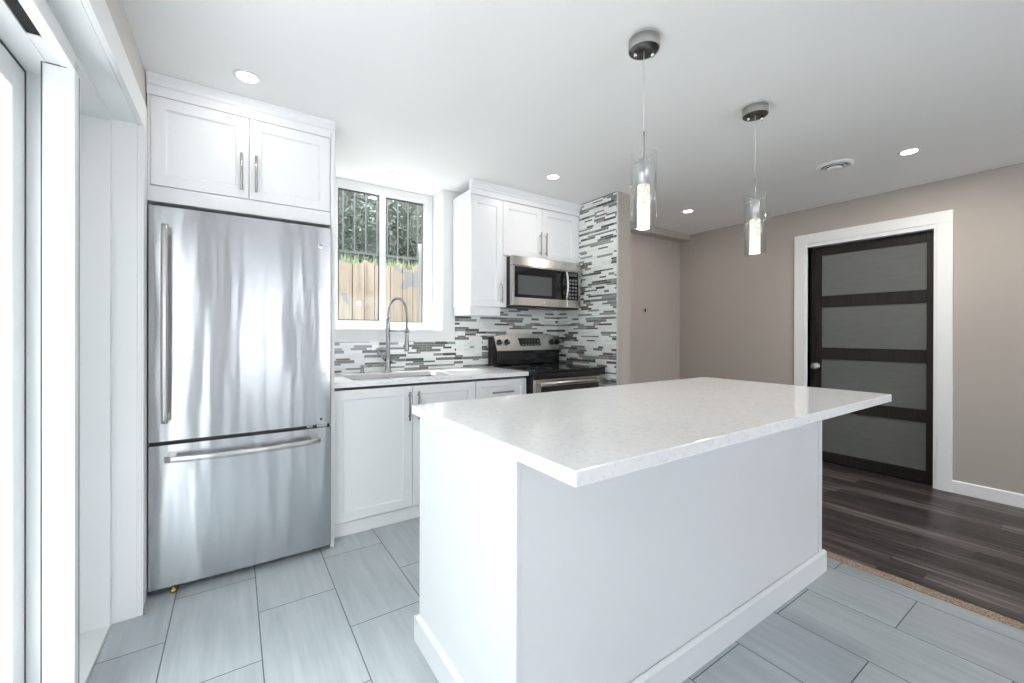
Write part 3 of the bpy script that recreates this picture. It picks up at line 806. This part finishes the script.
# ------------------------------------------------------------------ pendants
def pendant(x, y, label):
    p = thing('pendant_light', label, 'pendant light', (x, y, 1.60), 'glass cylinder pendants over the island')
    zc = ZC - .013
    MB().lathe([(0, -.0145), (.046, -.0145), (.048, -.0005), (0, -.0005)], (x, y, ZC), 'z', 32).build('mounting_plate', 'white_trim', p)
    cn = MB().lathe([(.057, -.0405), (.0590, -.0418), (.0605, -.040), (.0605, -.001), (.057, -.001)], (x, y, zc), 'z', 40, closed=True).build('canopy', 'nickel', p)
    MB().lathe([(0, -.0405), (.0575, -.0405), (.0575, -.037), (0, -.037)], (x, y, zc), 'z', 40).build('canopy_base', 'canopy_base', p)
    for s_ in (-.034, .034):
        MB().tube([(x + s_ * .8, y - s_ * .6, zc - .041), (x + s_ * .8, y - s_ * .6, zc - .066)], .0058, 10).build('screw', 'chrome', cn)
    MB().tube([(x, y, zc - .04), (x + .0015, y, 2.2), (x, y, 2.02)], .0018, 6).build('cord', 'cord_white', p)
    MB().tube([(x, y, 2.018), (x, y, 1.915)], .0042, 10).build('stem', 'nickel', p)
    sk_ = MB().lathe([(0, .108), (.008, .108), (.018, .101), (.0215, .092), (.0215, 0), (0, 0)], (x, y, 1.802), 'z', 28).build('socket', 'aluminium', p)
    MB().tube([(x - .047, y - .004, 1.905), (x - .02, y, 1.901), (x + .02, y, 1.901), (x + .047, y + .004, 1.905)], .0022, 6).tube([(x, y - .047, 1.905), (x, y + .047, 1.905)], .0022, 6).build('cross_pin', 'chrome', sk_)
    MB().lathe([(0, 0), (.0225, 0), (.0245, -.004), (.0245, -.170), (.022, -.175), (0, -.175)], (x, y, 1.802), 'z', 28).build('crystal_rod', 'crystal', p)
    MB().lathe([(.0475, 0), (.0510, 0), (.0510, .312), (.0475, .312)], (x, y, 1.618), 'z', 48, closed=True).build('glass_cylinder', 'pendant_glass', p)
    l = bpy.data.lights.new('pendant_lamp', 'POINT'); l.energy = 1.5; l.color = (1, .88, .72); l.shadow_soft_size = .03
    lo = bpy.data.objects.new('pendant_lamp', l); COL.objects.link(lo); lo.parent = p; lo.location = (0, 0, .008)
    return p
pendant(1.372, 1.098, 'clear glass cylinder pendant with glowing bubble rod, the one nearer the range wall tiles')
pendant(2.262, 1.098, 'clear glass cylinder pendant with glowing bubble rod, the one nearer the dark framed door')

# ------------------------------------------------------------------ recessed ceiling lights
def downlight(x, y, label, power=7.0):
    p = thing('recessed_light', label, 'ceiling light', (x, y, ZC), 'round recessed ceiling lights')
    MB().lathe([(.040, -.001), (.044, -.004), (.054, -.005), (.058, -.0005), (.040, -.0005)], (x, y, ZC), 'z', 36, closed=True).build('trim_ring', 'white_trim', p)
    MB().lathe([(0, -.0022), (.041, -.0022), (.041, -.0004), (0, -.0004)], (x, y, ZC), 'z', 32).build('lens', 'lamp_lens', p)
    l = bpy.data.lights.new('downlight_lamp', 'AREA'); l.shape = 'DISK'; l.size = .076; l.energy = power; l.color = (1, .94, .85)
    lo = bpy.data.objects.new('downlight_lamp', l); COL.objects.link(lo); lo.parent = p; lo.location = (0, 0, -.006)
    return p
downlight(.048, 2.302, 'recessed round ceiling light above the refrigerator doors', .3)
downlight(1.005, 3.09, 'recessed round ceiling light over the sink window', .5)
downlight(2.015, 2.455, 'recessed round ceiling light in front of the microwave cabinets', .8)
downlight(3.66, 2.40, 'recessed round ceiling light before the taupe nook wall', 1.4)
downlight(3.665, .812, 'recessed round ceiling light next to the round ceiling vent')

vn = thing('ceiling_vent', 'round white louvred ceiling vent near the dark framed door', 'ceiling vent', (3.52, 1.17, ZC))
MB().lathe([(.075, -.002), (.078, -.014), (.098, -.016), (.108, -.010), (.112, -.001), (.075, -.001)], (3.52, 1.17, ZC), 'z', 44, closed=True).build('rim', 'white_trim', vn)
MB().lathe([(0, -.0015), (.076, -.0015), (.076, -.0005), (0, -.0005)], (3.52, 1.17, ZC), 'z', 36).build('throat', 'dark_gap', vn)
MB().lathe([(.050, -.010), (.066, -.020), (.068, -.017), (.053, -.007)], (3.52, 1.17, ZC), 'z', 40, closed=True).build('louvre_ring', 'white_trim', vn)
MB().lathe([(0, -.030), (.030, -.029), (.042, -.024), (.044, -.019), (0, -.016)], (3.52, 1.17, ZC), 'z', 40).build('centre_disc', 'white_trim', vn)
MB().tube([(3.52, 1.17, ZC - .018), (3.52, 1.17, ZC - .001)], .008, 10).build('stem', 'white_trim', vn)

# ------------------------------------------------------------------ outside
struct('sky_blocker_wall', MB().box(-5.2, -5.0, -9, 14, -.3, 4.6), 'sky_blocker_dark')  # unseen screen added to block low sky light through the patio door
struct('wall_side', MB().box(-.80, -.66, 3.46, 14, -.3, 1.96), 'concrete')
struct('ground', MB().box(-14, -.67, -14, 14, -.30, -.06), 'concrete')
struct('ground', MB().box(-.66, 8, 3.47, 4.5, .7, .95), 'concrete')
rw = MB(); x = -.65
while x < 5.2:
    wd = random.uniform(.10, .19); h = 1.955 + random.uniform(-.03, .03)
    rw.prism([(x, .95), (x + wd - .006, .95), (x + wd - .006, h + random.uniform(-.02, .02)), (x + wd * .5, h + random.uniform(-.015, .02)), (x, h + random.uniform(-.02, .02))], 'y', 4.50 + random.uniform(0, .008), 4.55)
    x += wd
tag(rw.build('retaining_wall', 'timber'), 'weathered tan timber retaining wall seen through the kitchen window', 'retaining wall')
struct('ground', MB().box(-.66, 8, 4.55, 14, 1.4, 1.94), 'leaf_pale')
gm = MB()
for i in range(2600):
    x, y = random.uniform(-.6, 4.2), random.uniform(4.60, 5.14)
    a = random.uniform(0, PI); h = random.uniform(.05, .16); d = Vector((math.cos(a), math.sin(a), 0)) * .010
    p = Vector((x, y, 1.935)); tip = p + Vector((random.uniform(-.05, .05), random.uniform(-.04, .02), h))
    gm.bm.faces.new([gm.bm.verts.new(q) for q in (p - d, p + d, tip)])
tag(gm.build('grass', 'grass'), 'bright green grass growing on top of the timber retaining wall', 'grass', None, 'stuff')

fn = thing('iron_fence', 'dark iron fence with thin vertical bars standing on the bank outside the window', 'fence', (1.5, 5.2, 1.94))
MB().box(-.6, 4.5, 5.19, 5.215, 2.165, 2.195).build('bottom_rail', 'iron', fn)
MB().box(-.6, 4.5, 5.19, 5.215, 3.35, 3.385).build('top_rail', 'iron', fn)
x = -.52
while x < 4.4:
    MB().box(x - .008, x + .008, 5.194, 5.210, 2.195, 3.36).build('bar', 'iron', fn); x += .132
for x in (-.57, 1.55, 4.4):
    MB().box(x - .022, x + .022, 5.215, 5.259, 1.90, 3.42).build('post', 'iron', fn)

tag(MB().tube([(1.615, 4.12, .95), (1.615, 4.12, 2.05), (1.60, 4.10, 2.13)], .026, 12).build('drain_pipe', 'pipe_grey'), 'white vertical pipe standing before the timber retaining wall', 'pipe')

def shrub(x, y, z, r, h, n, m, label, nm='shrub'):
    s_ = thing(nm, label, 'shrub', (x, y, z), 'shrubs behind the iron fence')
    f = MB()
    for i in range(n):
        a, b = random.uniform(0, 2 * PI), math.acos(random.uniform(-1, 1)); q = random.uniform(.55, 1.0)
        c = Vector((x + r * q * math.sin(b) * math.cos(a), y + r * q * math.sin(b) * math.sin(a), z + h * .55 + h * .5 * q * math.cos(b)))
        u = Vector((random.gauss(0, 1), random.gauss(0, 1), random.gauss(0, 1))).normalized(); v = u.orthogonal().normalized(); L = random.uniform(.03, .07)
        f.bm.faces.new([f.bm.verts.new(k) for k in (c - u * L, c - v * L * .45, c + u * L, c + v * L * .45)])
    rg_ = []; rn2 = random.Random(int(x * 100))
    for i in range(9):
        ph = PI * i / 8; rg_.append([f.bm.verts.new((x + r * .72 * math.sin(ph) * math.cos(2 * PI * k / 14) * rn2.uniform(.85, 1.1), y + r * .72 * math.sin(ph) * math.sin(2 * PI * k / 14) * rn2.uniform(.85, 1.1), z + h * .55 - h * .40 * math.cos(ph))) for k in range(14)])
    for a_, b_ in zip(rg_, rg_[1:]):
        for k in range(14): f.bm.faces.new((a_[k], a_[(k + 1) % 14], b_[(k + 1) % 14], b_[k]))
    f.build('foliage', m, s_)
    t = MB()
    t.tube([(x, y, z - .05), (x + .03, y, z + h * .35), (x, y + .02, z + h * .7)], [.05, .035, .015], 7)
    for k in range(5):
        a = k * 1.3; t.tube([(x, y, z + h * .25), (x + math.cos(a) * r * .6, y + math.sin(a) * r * .6, z + h * .6)], [.02, .008], 5)
    t.build('stem', 'bark', s_)
shrub(.95, 6.5, 1.94, .78, 2.3, 5200, 'leaf', 'dense dark shrub behind the iron fence, seen through the pane nearer the refrigerator')
shrub(2.6, 6.6, 1.94, .84, 2.3, 5200, 'leaf_pale', 'loose pale green shrub behind the iron fence, seen through the pane nearer the wall cabinet')
shrub(4.3, 6.6, 1.94, .8, 2.0, 3600, 'leaf', 'dark shrub behind the fence at the edge of the window')
shrub(2.9, 10.0, 1.94, 2.4, 3.6, 9000, 'leaf', 'tall dark shrub standing behind the other shrubs')
